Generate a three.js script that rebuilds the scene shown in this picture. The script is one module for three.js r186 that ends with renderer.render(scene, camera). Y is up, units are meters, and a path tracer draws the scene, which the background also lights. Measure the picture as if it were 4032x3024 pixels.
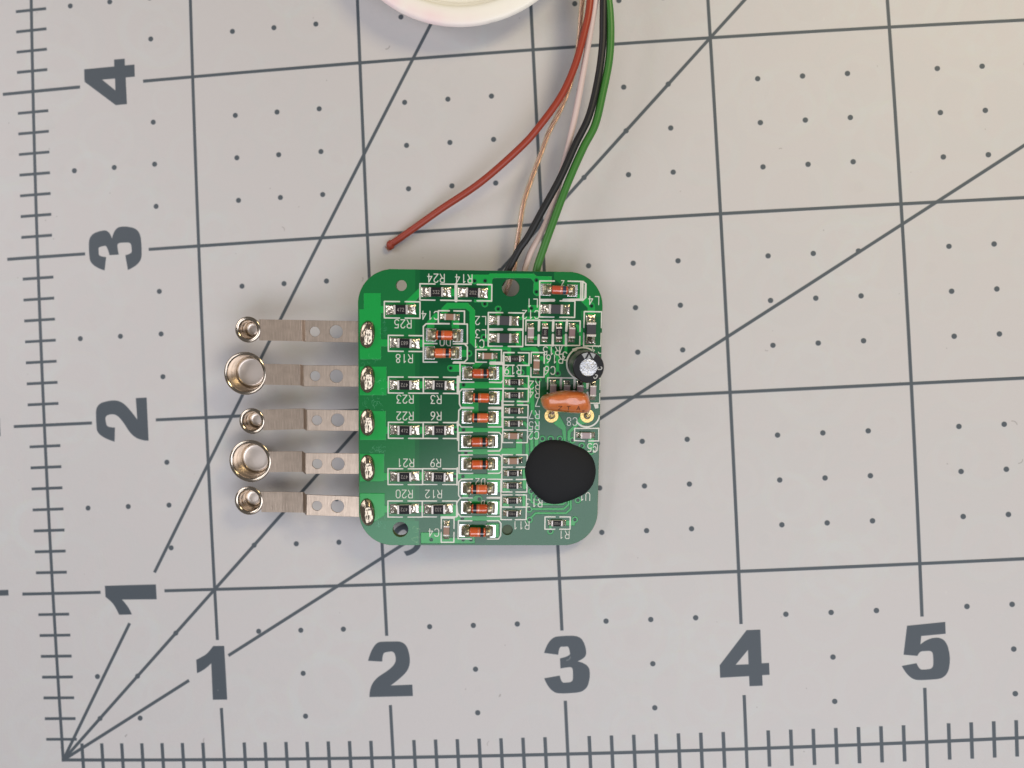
import * as THREE from 'three';
import { mergeGeometries } from 'three/addons/utils/BufferGeometryUtils.js';
import { RoundedBoxGeometry } from 'three/addons/geometries/RoundedBoxGeometry.js';
import { ImprovedNoise } from 'three/addons/math/ImprovedNoise.js';
import { RectAreaLightUniformsLib } from 'three/addons/lights/RectAreaLightUniformsLib.js';

// A small circuit board lying tilted on a self-healing cutting mat. Sizes below are in millimetres and
// become metres (times S) when a mesh is added.
const S = 0.001;
const scene = new THREE.Scene();

// ---------------------------------------------------------------- camera: a phone held flat above the mat
const camera = new THREE.PerspectiveCamera(52.0, 4 / 3, 0.005, 20);
camera.position.set(77.097, 112.675, -52.588).multiplyScalar(S);
camera.up.set(0.04935, 0.00543, -0.99877);
camera.lookAt(camera.position.clone().add(new THREE.Vector3(-0.05601, -0.99840, -0.00820)));
camera.focus = 0.1075;
camera.userData.fStop = 13;

// ---------------------------------------------------------------- light: cool window, warm room lamp, dim room
RectAreaLightUniformsLib.init();
scene.background = new THREE.Color().setRGB(0.15, 0.146, 0.146);
function panel(name, color, nits, w, h, [x, y, z], [tx, ty, tz] = [0.065, 0, -0.05]) {
  const l = new THREE.RectAreaLight(color, nits, w, h);
  l.name = name; l.position.set(x, y, z); l.lookAt(tx, ty, tz); scene.add(l);
}
panel('window_light', new THREE.Color().setRGB(0.95, 0.98, 1.09), 3.6, 0.38, 0.17, [0.14, 0.255, 0.1], [0.09, 0, -0.04]);
panel('lamp_light', new THREE.Color().setRGB(1.0, 0.84, 0.52), 15.5, 0.065, 0.065, [0.195, 0.155, -0.175], [0.12, 0, -0.09]);
panel('added_side_light', new THREE.Color().setRGB(1.0, 0.96, 0.99), 4.2, 0.1, 0.1, [-0.09, 0.125, -0.115], [0.03, 0, -0.07]);  // unseen fill light, added to brighten the upper left of the mat

const renderer = new THREE.WebGLRenderer({ antialias: true });
renderer.setSize(1024, 768);
renderer.toneMapping = THREE.LinearToneMapping;
renderer.toneMappingExposure = 1.0;
renderer.shadowMap.enabled = true;

// ---------------------------------------------------------------- helpers
function mulberry(a) { return () => { a |= 0; a = a + 0x6d2b79f5 | 0; let t = Math.imul(a ^ a >>> 15, 1 | a); t = t + Math.imul(t ^ t >>> 7, 61 | t) ^ t; return ((t ^ t >>> 14) >>> 0) / 4294967296; }; }
const rnd = mulberry(7), noise = new ImprovedNoise();
const fbm = (x, y, z = 0) => noise.noise(x, y, z) * 0.6 + noise.noise(x * 2.1, y * 2.1, z + 5) * 0.3 + noise.noise(x * 4.3, y * 4.3, z + 9) * 0.15;
const scaled = new WeakSet();
function mesh(name, geometry, material, parent = scene, [x, y, z] = [0, 0, 0]) {
  if (!scaled.has(geometry)) { geometry.scale(S, S, S); scaled.add(geometry); }
  const m = new THREE.Mesh(geometry, material);
  m.name = name; m.position.set(x * S, y * S, z * S); m.castShadow = m.receiveShadow = true;
  parent.add(m);
  return m;
}
function tag(o, label, category, group) { o.userData.label = label; if (category) o.userData.category = category; if (group) o.userData.group = group; return o; }
const rgb = (r, g, b) => new THREE.Color().setRGB(r, g, b);
function canvasTexture(c, srgb = true) {
  const t = new THREE.CanvasTexture(c);
  if (srgb) t.colorSpace = THREE.SRGBColorSpace;
  t.magFilter = THREE.LinearFilter; t.wrapS = t.wrapT = THREE.RepeatWrapping; t.anisotropy = 8;
  return t;
}
function canvas(w, h) { const c = document.createElement('canvas'); c.width = w; c.height = h; return [c, c.getContext('2d')]; }
function noiseTexture(n, f, repeat) {                 // tiling grey relief, values around 0.5
  const d = new Uint8Array(n * n * 4);
  for (let y = 0; y < n; y++) for (let x = 0; x < n; x++) {
    const v = 128 + 120 * f(x / n, y / n), i = (y * n + x) * 4;
    d[i] = d[i + 1] = d[i + 2] = Math.max(0, Math.min(255, v)); d[i + 3] = 255;
  }
  const t = new THREE.DataTexture(d, n, n);
  t.magFilter = THREE.LinearFilter; t.wrapS = t.wrapT = THREE.RepeatWrapping; t.repeat.set(repeat, repeat); t.needsUpdate = true;
  return t;
}
const wrapNoise = (u, v, f, k) => { const a = fbm(u * f, v * f, k), b = fbm((u - 1) * f, v * f, k), c = fbm(u * f, (v - 1) * f, k), d = fbm((u - 1) * f, (v - 1) * f, k); return (a * (1 - u) + b * u) * (1 - v) + (c * (1 - u) + d * u) * v; };

// ---------------------------------------------------------------- cutting mat
const IN = 25.4, PX = 292.57;                          // the print map: 7 x 5.25 inches from (-0.7, -0.3)
const MX = -0.7, MY = -0.3, MW = 7, MH = 5.25;
const INK = '#464e55', LINE = '#495157';
// the print is stretched very slightly outwards from the middle of the mat
const warp = (x, y) => { const a = x - 2.787, b = y - 2.107, k = 1 - 0.0399 * (a * a + b * b) / 19.7; return [2.787 + a * k, 2.107 + b * k]; };
// numerals in units of their height: [x, y] are corners, [x, y, 1] pull a curve towards them
const NUMERALS = {
  1: [[[-0.12, 1], [0.09, 1], [0.09, 0], [-0.185, 0], [-0.175, 0.68], [-0.31, 0.55, 1], [-0.46, 0.5], [-0.46, 0.75], [-0.3, 0.82, 1], [-0.2, 0.9, 1]]],
  2: [[[-0.4, 0.665], [-0.29, 1, 1], [0, 1.01, 1], [0.3, 1, 1], [0.38, 0.73, 1], [0.35, 0.5, 1], [0.18, 0.33, 1], [-0.01, 0.2], [0.39, 0.21], [0.39, 0], [-0.41, 0], [-0.4, 0.15, 1], [-0.28, 0.34, 1], [-0.03, 0.48, 1], [0.1, 0.6, 1], [0.12, 0.72, 1], [0.08, 0.83, 1], [-0.03, 0.82, 1], [-0.13, 0.8, 1], [-0.14, 0.645]]],
  3: [[[-0.37, 0.72], [-0.27, 0.99, 1], [0.01, 1.02, 1], [0.31, 1, 1], [0.39, 0.76, 1], [0.37, 0.6, 1], [0.22, 0.55], [0.41, 0.5, 1], [0.44, 0.28, 1], [0.35, 0, 1], [0, -0.03, 1], [-0.3, 0, 1], [-0.39, 0.26], [-0.11, 0.3], [-0.09, 0.17, 1], [0, 0.17, 1], [0.12, 0.18, 1], [0.13, 0.31, 1], [0.13, 0.45, 1], [0.03, 0.45, 1], [-0.09, 0.43], [-0.09, 0.61], [0.1, 0.65, 1], [0.09, 0.74, 1], [0.07, 0.83, 1], [0, 0.82, 1], [-0.1, 0.83, 1], [-0.12, 0.68]]],
  4: [[[0.06, 1], [0.3, 1], [0.3, 0.4], [0.43, 0.4], [0.43, 0.19], [0.3, 0.19], [0.3, 0], [0.07, 0], [0.07, 0.18], [-0.44, 0.17], [-0.44, 0.39]], [[0.07, 0.65], [-0.16, 0.39], [0.07, 0.39]]],
  5: [[[-0.3, 0.96], [0.37, 1], [0.37, 0.79], [-0.06, 0.77], [-0.08, 0.62], [0.06, 0.73, 1], [0.36, 0.72, 1], [0.45, 0.35, 1], [0.36, 0, 1], [0, -0.02, 1], [-0.3, 0, 1], [-0.42, 0.25], [-0.16, 0.29], [-0.12, 0.17, 1], [-0.01, 0.17, 1], [0.13, 0.18, 1], [0.14, 0.35, 1], [0.13, 0.5, 1], [0, 0.5, 1], [-0.1, 0.5, 1], [-0.14, 0.42], [-0.38, 0.45]]],
};
function printMat(g, ink, line, scale = PX) {
  const at = (x, y) => { const [a, b] = warp(x, y); return [(a - MX) * scale, (MH - (b - MY)) * scale]; };
  g.lineCap = 'butt'; g.strokeStyle = line;
  const seg = (x0, y0, x1, y1, w = 0.0175) => {
    g.lineWidth = w * scale; g.beginPath();
    const n = Math.max(1, Math.ceil(Math.hypot(x1 - x0, y1 - y0) * 3));
    for (let i = 0; i <= n; i++) { const p = at(x0 + (x1 - x0) * i / n, y0 + (y1 - y0) * i / n); i ? g.lineTo(...p) : g.moveTo(...p); }
    g.stroke();
  };
  const numeral = (d, cx, cy, turned) => {
    const H = 0.315, put = ([x, y]) => { const a = x * H, b = (y - 0.5) * H; return turned ? at(cx - b, cy + a) : at(cx + a, cy + b); };
    g.fillStyle = ink; g.beginPath();
    for (const path of NUMERALS[d]) {
      g.moveTo(...put(path[0]));
      for (let i = 1; i <= path.length; i++) {
        const p = path[i % path.length];
        if (p[2]) { const q = path[(i + 1) % path.length], e = q[2] ? [(p[0] + q[0]) / 2, (p[1] + q[1]) / 2] : q; g.quadraticCurveTo(...put(p), ...put(e)); if (!q[2]) i++; }
        else if (i < path.length) g.lineTo(...put(p));
      }
      g.closePath();
    }
    g.fill('evenodd');
  };
  seg(0, -0.009, 0, 5.2); seg(-0.009, 0, 6.6, 0);
  for (let i = 1; i < 60; i++) if (i % 8) { seg(i / 8, -0.105, i / 8, 0.1, 0.019); seg(-0.1, i / 8, 0.095, i / 8, 0.016); }
  for (let k = 1; k < 7; k++) {
    seg(k, -0.2, k, 0.305); seg(k, 0.705, k, 5.2);
    seg(-0.195, k, 0.3, k); seg(0.695, k, 6.6, k);
    if (k < 6) numeral(k, k + 0.01, 0.512, false);
    if (k < 5) numeral(k, 0.487, k + 0.01, true);
  }
  const c = Math.cos(Math.PI / 6), s = 0.5;
  seg(0, 0, 6.5, 6.5, 0.0175);
  seg(0, 0, 0.94 * s, 0.94 * c); seg(1.28 * s, 1.28 * c, 7 * s, 7 * c);
  seg(0, 0, 0.94 * c, 0.94 * s); seg(1.225 * c, 1.225 * s, 7.5 * c, 7.5 * s);
  g.fillStyle = line;
  const dot = (x, y) => { const p = at(x, y); g.beginPath(); g.arc(p[0], p[1], 0.0145 * scale, 0, 7); g.fill(); };
  for (let i = 0; i < 7; i++) for (let j = 0; j < 6; j++) for (let a = 1; a < 4; a++) for (let b = 1; b < 4; b++) {
    if (j === 0 && i > 0 && !(b === 3 || a === 2)) continue;
    if (i === 0 && j > 0 && !(a === 3 || b === 2)) continue;
    if (i === 0 && j === 0 && !(a === b || a + b === 3)) continue;
    dot(i + a / 4, j + b / 4);
  }
  const p = at(2.27, 1.285);                            // the angle written along the 30 degree line, half under the board
  g.save(); g.translate(...p); g.rotate(-Math.PI / 6); g.font = 'bold ' + 0.24 * scale + 'px sans-serif'; g.textAlign = 'center'; g.fillStyle = ink;
  g.fillText('30°', 0, 0.05 * scale); g.restore();
  for (const [v, y] of [['2', 2], ['1', 1]]) {         // the smaller second scale at the left rim
    const q = at(-0.285, y); g.save(); g.translate(...q); g.rotate(-Math.PI / 2); g.font = 'bold ' + 0.22 * scale + 'px sans-serif'; g.textAlign = 'center'; g.fillText(v, 0, 0); g.restore();
  }
}
const MATBASE = [192, 188, 186];
const [matCanvas, mg] = canvas(2048, 1536);
mg.fillStyle = `rgb(${MATBASE})`; mg.fillRect(0, 0, 2048, 1536);
for (let i = 0; i < 900; i++) {                        // faint mottling, lint and scuffs of use
  const x = rnd() * 2048, y = rnd() * 1536, r = 20 + rnd() * 90, d = rnd() < 0.5;
  const gr = mg.createRadialGradient(x, y, 0, x, y, r); gr.addColorStop(0, d ? 'rgba(165,160,156,0.022)' : 'rgba(205,203,202,0.022)'); gr.addColorStop(1, 'rgba(192,188,186,0)');
  mg.fillStyle = gr; mg.fillRect(x - r, y - r, 2 * r, 2 * r);
}
printMat(mg, INK, LINE);
for (let i = 0; i < 160; i++) {
  const x = rnd() * 2048, y = rnd() * 1536, a = rnd() * 6.3, l = rnd() < 0.8 ? 1 : 2 + rnd() * 5;
  mg.strokeStyle = rnd() < 0.55 ? 'rgba(95,90,84,0.4)' : 'rgba(212,208,202,0.3)'; mg.lineWidth = 0.7 + rnd() * 1.1;
  mg.beginPath(); mg.moveTo(x, y); mg.quadraticCurveTo(x + Math.cos(a) * l, y + Math.sin(a) * l, x + Math.cos(a + 0.8) * l * 1.6, y + Math.sin(a + 0.8) * l * 1.6); mg.stroke();
}
const [bumpCanvas, bg] = canvas(2048, 1536);
{
  const im = bg.createImageData(2048, 1536);
  for (let y = 0; y < 1536; y++) for (let x = 0; x < 2048; x++) {
    const v = 96 + 26 * noise.noise(x * 0.11, y * 0.11, 1) + 24 * noise.noise(x * 0.27, y * 0.27, 3), i = (y * 2048 + x) * 4;
    im.data[i] = im.data[i + 1] = im.data[i + 2] = v; im.data[i + 3] = 255;
  }
  bg.putImageData(im, 0, 0);
  printMat(bg, '#c8c8c8', '#c8c8c8');
}
const matPrint = new THREE.MeshStandardMaterial({ name: 'printed_mat', map: canvasTexture(matCanvas), bumpMap: canvasTexture(bumpCanvas, false), bumpScale: 0.00006, roughness: 0.62 });
const [tileCanvas, tg] = canvas(256, 256);             // the plain inch grid far from the camera
tg.fillStyle = `rgb(${MATBASE})`; tg.fillRect(0, 0, 256, 256); tg.fillStyle = LINE; tg.fillRect(0, 0, 256, 4.5); tg.fillRect(0, 0, 4.5, 256);
for (let a = 1; a < 4; a++) for (let b = 1; b < 4; b++) { tg.beginPath(); tg.arc(a * 64, b * 64, 3.7, 0, 7); tg.fill(); }
const matGrid = new THREE.MeshStandardMaterial({ name: 'grid_mat', map: canvasTexture(tileCanvas), roughness: 0.62 });
const matPlain = new THREE.MeshStandardMaterial({ name: 'plain_mat', color: new THREE.Color(`rgb(${MATBASE})`), roughness: 0.62 });
function matRect(x0, y0, x1, y1, uv) {                 // a piece of the mat's face, inches
  const g = new THREE.PlaneGeometry((x1 - x0) * IN, (y1 - y0) * IN); g.rotateX(-Math.PI / 2); g.translate((x0 + x1) / 2 * IN, 0, -(y0 + y1) / 2 * IN);
  const p = g.attributes.position, u = g.attributes.uv;
  for (let i = 0; i < p.count; i++) { const x = p.getX(i) / IN, y = -p.getZ(i) / IN; uv ? u.setXY(i, (x - MX) / MW, (y - MY) / MH) : u.setXY(i, x, y); }
  return g;
}
{
  const sheet = mergeGeometries([matRect(MX, MY, MX + MW, MY + MH, true)]);
  const grid = mergeGeometries([matRect(6.3, 0, 17, 11), matRect(0, 4.95, 6.3, 11)]);
  const margin = new THREE.BoxGeometry(19.2 * IN, 1.98, 12.8 * IN); margin.translate((-1.2 + 18) / 2 * IN, -1.03, -(-0.8 + 12) / 2 * IN);
  const g = mergeGeometries([sheet, grid, margin], true);
  const m = mesh('cutting_mat', g, [matPrint, matGrid, matPlain]);
  tag(m, 'pale grey self-healing cutting mat printed with slate inch grid, dots and numerals', 'cutting mat');
}

// ---------------------------------------------------------------- circuit board frame
const board = new THREE.Group(); board.name = 'circuit_board';
board.position.set(66.493, 4.920, -50.107).multiplyScalar(S);
board.quaternion.setFromRotationMatrix(new THREE.Matrix4().makeBasis(new THREE.Vector3(0.993110, -0.101895, 0.057873), new THREE.Vector3(0.095487, 0.989943, 0.104377), new THREE.Vector3(-0.067926, -0.098132, 0.992853)));
scene.add(board);
tag(board, 'small green circuit board crowded with chip parts, five spring contacts on its left edge', 'circuit board');
const BW = 33.177, BH = 38.035, BT = 1.15, TP = 46;    // millimetres; texture pixels per millimetre

// ---- solder mask over copper, and the white legend, drawn to scale
const CW = Math.round(BW * TP), CH = Math.round(BH * TP);
const [maskCanvas, k] = canvas(CW, CH), [reliefCanvas, rg] = canvas(CW, CH);
const X = (x) => (x + BW / 2) * TP, Z = (z) => (z + BH / 2) * TP;
const COPPER = 'rgb(26,148,66)', LIGHT = 'rgb(22,106,54)', DARK = 'rgb(8,82,44)', WHITE = 'rgb(206,203,193)';
k.fillStyle = DARK; k.fillRect(0, 0, CW, CH); rg.fillStyle = '#505050'; rg.fillRect(0, 0, CW, CH);
function poly(g, pts, fill) { g.fillStyle = fill; g.beginPath(); for (let i = 0; i < pts.length; i += 2) g.lineTo(X(pts[i]), Z(pts[i + 1])); g.closePath(); g.fill(); }
{ // no copper on the back: the laminate lets more light through
  const soft = (x0, z0, x1, z1, c) => poly(k, [x0, z0, x1, z0, x1, z1, x0, z1], c);
  soft(-20, -22, -8.9, 22, LIGHT); soft(-8.9, -22, -8.3, 22, 'rgb(16,92,48)');
  soft(-8.3, -3.4, -3.4, 5, 'rgb(12,80,45)');
  poly(k, [9.83, -19.54, 17, -19.65, 17.17, -12.86, 13.64, -12.81, 13.61, -13.78, 14.92, -13.96, 13.59, -15.08, 9.85, -18.09], 'rgb(22,108,52)');
  poly(k, [13.63, -12.97, 17.16, -13.02, 17.32, -6.64, 16.24, -6.79, 13.71, -9.55], 'rgb(20,96,52)');
  poly(k, [-17.81, 15.44, -8.36, 15.59, -8.35, 19.84, -17.83, 19.83], 'rgb(27,112,64)');
}
function copper(...pts) { poly(k, pts, COPPER); poly(rg, pts, '#a0a0a0'); }
function trace(w, ...pts) {
  for (const [g, c] of [[k, COPPER], [rg, '#a0a0a0']]) { g.strokeStyle = c; g.lineWidth = w * TP; g.lineJoin = 'miter'; g.lineCap = 'round'; g.beginPath(); for (let i = 0; i < pts.length; i += 2) g.lineTo(X(pts[i]), Z(pts[i + 1])); g.stroke(); }
}
const vias = [];
function via(...pts) { for (let i = 0; i < pts.length; i += 2) vias.push([pts[i], pts[i + 1]]); }
// left edge pads and their stubs
copper(-15.8, -15.75, -13.53, -15.78, -13.53, -14.06, -13.01, -14.07, -13.01, -13.1, -13.52, -13.1, -13.52, -9.55, -12.29, -9.57, -12.29, -8.6, -13.5, -8.58, -13.5, -6.84, -16.36, -6.81, -16.41, -13.58, -15.81, -13.59);
copper(-16.39, -5.82, -12.78, -5.86, -12.78, -3.86, -12.3, -3.87, -12.3, -2.89, -12.78, -2.88, -12.8, -1.94, -16.39, -1.91);
copper(-16.38, 0.26, -12.89, 0.23, -12.89, 2.38, -12.3, 2.37, -12.3, 3.36, -12.89, 3.37, -12.89, 4.24, -16.38, 4.26);
copper(-16.42, 6.2, -13.12, 6.18, -13.13, 8.84, -12.31, 8.84, -12.31, 9.84, -13.13, 9.84, -13.13, 10.01, -16.43, 10.02);
copper(-16.44, 11.7, -13.05, 11.69, -13.05, 13.41, -12.31, 13.41, -12.31, 14.33, -13.05, 14.42, -13.05, 14.8, -14.57, 15.73, -16.46, 15.01);
// upper half
copper(-10.12, -13.95, -10.12, -14.81, -8.44, -16.47, -7.96, -16.48, -7.96, -15.46, -8.28, -15.46, -9.04, -14.6, -9.04, -13.96);
copper(-4.18, -16.52, -2.81, -16.54, -2.81, -15.53, -4.18, -15.51);
copper(-5.37, -13.04, -5.38, -13.85, -4.64, -14.6, -1.83, -14.64, -0.81, -13.65, -0.77, -8.97, 0.01, -8.25, -0.89, -8.65, -1.54, -9.27, -1.58, -13.42, -2.11, -13.85, -4.37, -13.82, -4.57, -13.05);
copper(-7.3, -11.08, -7.3, -12.05, -6.26, -13.15, -5.86, -13.16, -5.85, -12.35, -6.32, -11.82, -6.32, -11.09);
copper(-3.98, -12.34, -2.96, -12.35, -2.95, -11.14, -3.97, -11.12); copper(-8.43, -9.57, -6.33, -9.6, -6.32, -8.58, -8.42, -8.56);
trace(0.95, -2.51, -7.77, -1.77, -7.78);
copper(-1.65, -18.44, 0.93, -18.48, 1.11, -18.64, 7.12, -18.71, 7.43, -18.38, 9.54, -18.37, 9.56, -17.28, 8.97, -17.27, 8.02, -15.81, 8.02, -15.71, 7.45, -15.71, 7.02, -16.12, 7.12, -17.65, 6.6, -18.08, 1.67, -18.03, 1.47, -17.79, 1.5, -14.75, -0.97, -14.72, -0.97, -15.12, 0.89, -15.14, 0.87, -17.27, -1.8, -17.23);
copper(1.16, -12.81, 1.97, -12.82, 1.96, -13.47, 2.73, -13.48, 2.75, -11.86, 1.17, -11.84); copper(4.49, -12.81, 7.91, -12.94, 7.92, -12.49, 4.49, -12.41);
copper(6.34, -14.45, 8.45, -14.48, 8.47, -13.51, 6.35, -13.48); copper(12.99, -16.04, 14.39, -15.7, 15.52, -14.62, 15.56, -13.16, 14.57, -13.15, 14.51, -14.2, 13.67, -15, 12.5, -16.04);
copper(0.13, -10.4, 1.35, -10.42, 1.36, -9.44, 0.14, -9.43); copper(4.76, -10.75, 5.41, -10.92, 5.48, -8.88, 4.79, -8.87);
copper(8.37, -12.25, 8.94, -12.26, 8.95, -11.77, 8.38, -11.77); copper(10.62, -12.28, 11.15, -12.29, 11.16, -11.8, 10.63, -11.79);
copper(7.22, -10.21, 7.71, -10.21, 7.72, -9.72, 7.23, -9.72); copper(12.92, -11.91, 13.25, -11.91, 13.92, -11.18, 13.27, -10.77); trace(0.55, 11.47, -10.26, 11.5, -9.2); trace(0.5, 13.67, -11.18, 13.71, -9.3);
copper(-1.55, -9.56, -0.8, -9.57, -0.29, -8.78, 3.87, -8.83, 4.15, -8.53, 4.16, -7.52, 3.66, -7.52, 3.65, -8.27, -0.29, -8.38, -1.1, -9.02, -1.55, -9.26);
copper(5.24, -8.63, 7.49, -8.78, 7.9, -8.42, 7.96, -7.6, 7.18, -7.59, 7, -8.25, 5.53, -8.27);
trace(0.6, 8.17, -7.2, 8.58, -7.2, 8.83, -6.79, 9.08, -6.95, 9.11, -5.14, 9.21, -4.16); trace(0.45, 9.29, -8.84, 10.55, -7.38, 10.59, -5.32); trace(0.4, 11.67, -8.79, 11.68, -8.05);
copper(-1.12, -6.11, -0.72, -6.46, 0.35, -6.48, -0.42, -5.66, -0.87, -5.61); copper(1.13, -6.99, 2.11, -7, 2.12, -5.94, 1.19, -5.93);
trace(0.95, -4.04, -5.72, -2.33, -5.74); 
// diode rows
copper(-3.62, -3.88, 3.01, -3.93, 3.02, -3.01, -3.61, -2.95); copper(-3.57, 2.42, 3.01, 2.47, 3.02, 3.04, -3.57, 3.08);
copper(1.15, -5.96, 3.07, -5.98, 3.1, -3.81, 1.17, -3.79); copper(1.19, -2.64, 3.05, -2.66, 3.07, -1.25, 1.2, -1.24); copper(0.93, 0.25, 3.01, 0.23, 3.03, 2.31, 0.95, 2.32);
copper(-2.46, -1.17, -0.25, -1.19, -0.23, 0.38, -2.44, 0.4); copper(-2.57, 5.46, 4.99, 5.25, 4.97, 4, 5.84, 4, 5.87, 6.16, 5.83, 6.16, 2.02, 6.18, -2.56, 6.13);
copper(-2.57, 5.58, -1.42, 5.57, -1.41, 6.74, -2.56, 6.75); copper(-3.53, 8.93, 3.05, 8.9, 3.06, 9.57, -3.53, 9.6); copper(1.04, 6.98, 2.9, 6.97, 2.92, 8.82, 1.06, 8.82); copper(1.07, 9.79, 2.89, 9.78, 2.91, 11.47, 1.09, 11.47); copper(1.02, 12.7, 2.89, 12.69, 2.91, 14.64, 1.04, 14.65);
copper(-3.49, 14.84, 3, 14.83, 3.01, 15.53, -3.49, 15.54); copper(-2.36, 11.7, -1.53, 11.69, -1.52, 13.04, 0.22, 13.04, 0.21, 11.94, -0.54, 11.94, -0.95, 12.28, -2.35, 12.2);
copper(-3.92, 13.26, -3.21, 13.26, -3.2, 14.99, -5.39, 15, -5.39, 14.61, -3.91, 14.61); copper(-8.05, 17.22, -5.05, 17.22, -5.05, 17.96, -2.64, 17.96, -0.56, 17.79, -0.56, 18.75, -8.05, 18.75); copper(1.05, 15.92, 2.76, 15.92, 2.78, 17.88, 1.08, 17.88);
copper(-8.41, -3.9, -7.44, -3.91, -7.43, -2.93, -8.41, -2.92); copper(-8.4, 2.35, -7.46, 2.34, -7.45, 3.33, -8.39, 3.34); copper(-8.46, 8.7, -7.48, 8.69, -7.47, 9.82, -8.46, 9.83); copper(-8.45, 13.4, -7.46, 13.39, -7.46, 14.32, -8.45, 14.32);
// right column
trace(0.5, 6.53, -6.35, 6.64, -1.16); trace(0.55, 7.08, -3.64, 7.22, -0.01, 7.89, 0.9, 7.83, 4.82); trace(0.5, 5.85, -3.63, 6.76, -2.98); trace(0.45, 6.13, 1.75, 7.1, 2.82, 7.23, 5.66); trace(0.6, 5.22, -1.23, 5.64, -0.99); trace(0.45, 6.55, 4.66, 6.57, 6.16); trace(0.4, 5.8, -6.75, 6.22, -6.34);
copper(3.21, -4.59, 4.19, -4.6, 4.21, -3.28, 3.23, -3.28); copper(3.29, 2.18, 4.28, 2.17, 4.27, 1.34, 3.28, 1.35); trace(0.5, 6.23, 8.47, 6.27, 10.82); trace(0.4, 6.2, 11.84, 6.22, 13.36); copper(3.27, 10.41, 4.23, 10.41, 4.24, 11.34, 3.29, 11.34); copper(3.31, 13.03, 4.18, 13.03, 4.19, 13.54, 3.31, 13.54); copper(3.19, -5.9, 4.17, -5.91, 4.19, -4.85, 3.21, -4.84);
trace(0.28, 7.31, 12.85, 7.81, 13.17, 11.69, 13.16, 12.14, 12.75); trace(0.28, 7.11, 13.85, 11.79, 13.84, 12.46, 13.22, 12.45, 12.58); trace(0.28, 7.21, 15.14, 7.87, 14.44, 12.14, 14.43, 12.79, 13.82, 12.77, 12.67); trace(0.28, 7.23, 11.33, 7.26, 12.85);
copper(10.14, 1.8, 10.95, 0.63, 11.89, 2.25, 11.93, 4.21, 11.64, 4.21, 11.41, 3.21, 11.36, 2.67); copper(13.85, 0.61, 13.21, 1.78, 12.11, 2.87, 12.14, 4.21, 12.51, 4.21, 12.57, 3.03, 13.55, 2.11, 15.03, 1.6);
copper(14.16, -4.04, 14.74, -4.04, 14.76, -3.22, 14.18, -3.21); copper(10.36, -4.17, 11.43, -4.18, 11.45, -3.35, 10.38, -3.34); copper(15, 3.77, 15.83, 3.77, 15.87, 5.28, 15.03, 5.28); copper(12.16, 15.48, 13.42, 15.48, 13.43, 16.2, 12.17, 16.2); trace(0.4, 9.99, 16.33, 10, 16.93); trace(0.6, 7.81, -4.22, 8.05, -4.23);
via(-0.93, -17.61, 0.5, -17.63, 0.49, -14.53, 2.32, -13.87, 7.46, -17.82, 7.49, -16.25, 6.83, -14.02, 15.06, -14.45, 0.42, -10, -4.08, -5.75, -3.25, -3.46, -2.31, -3.47, -3.29, 2.72, -2.26, 2.76, -1.91, 5.96, 10.59, -5.16, 5.58, -5.23, 7.93, -4.27, 8.65, 3.94, 9.81, 3.93, 11.09, 3.92, 14.15, 4.87, 15.46, 5.7, 12.84, 4.12, -3.41, 9.26, -2.29, 9.26, -2.33, 15.2, -6.62, 18.22, -2.18, 18.22, -1.1, 18.22, 0.01, 12.45, 6.98, 13.91, 7.05, 15.4, 10, 17.02, 13.41, 15.35, 13.77, 12.58, 8.08, 12.26, 7.23, 11.33, -1.61, -7.78);
for (const [x, z] of vias) for (const [g, c, r] of [[k, COPPER, 0.46], [rg, '#a0a0a0', 0.46], [k, 'rgb(20,98,56)', 0.3], [k, 'rgb(4,28,20)', 0.17], [rg, '#101010', 0.17]]) { g.fillStyle = c; g.beginPath(); g.arc(X(x), Z(z), r * TP, 0, 7); g.fill(); }
// weave, flux residue and fine scratches
for (let i = 0; i < 5200; i++) { const x = rnd() * CW, z = rnd() * CH, v = rnd() < 0.5; k.fillStyle = rnd() < 0.5 ? 'rgba(0,20,10,0.05)' : 'rgba(120,220,150,0.035)'; v ? k.fillRect(x, z, 1.5, 10 + rnd() * 26) : k.fillRect(x, z, 10 + rnd() * 26, 1.5); }
function residue(n, x0, z0, x1, z1, c) { for (let i = 0; i < n; i++) { const x = x0 + rnd() * (x1 - x0), z = z0 + rnd() * (z1 - z0), a = rnd() * 6.3; k.strokeStyle = c; k.lineWidth = 1 + rnd() * 3; k.beginPath(); k.moveTo(X(x), Z(z)); k.quadraticCurveTo(X(x + Math.cos(a) * 0.25), Z(z + Math.sin(a) * 0.25), X(x + Math.cos(a + 1) * 0.4), Z(z + Math.sin(a + 1) * 0.5)); k.stroke(); } }
residue(26, -16.18, -1.71, -13.44, 0.07, 'rgba(190,215,205,0.22)'); residue(20, -14.91, 5.07, -13.12, 6.05, 'rgba(190,215,205,0.2)'); residue(14, -16.24, -7.16, -13.51, -6.06, 'rgba(190,215,205,0.16)'); residue(14, -14.7, 15.18, -12.81, 16.7, 'rgba(190,225,215,0.2)'); residue(16, -9.19, 16.44, -8.44, 18.65, 'rgba(220,205,150,0.28)'); residue(10, -14.24, -4.26, -13.11, -2.14, 'rgba(210,235,220,0.18)'); residue(16, -13.49, -12.21, -12.77, -9.72, 'rgba(170,200,200,0.14)');
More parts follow.
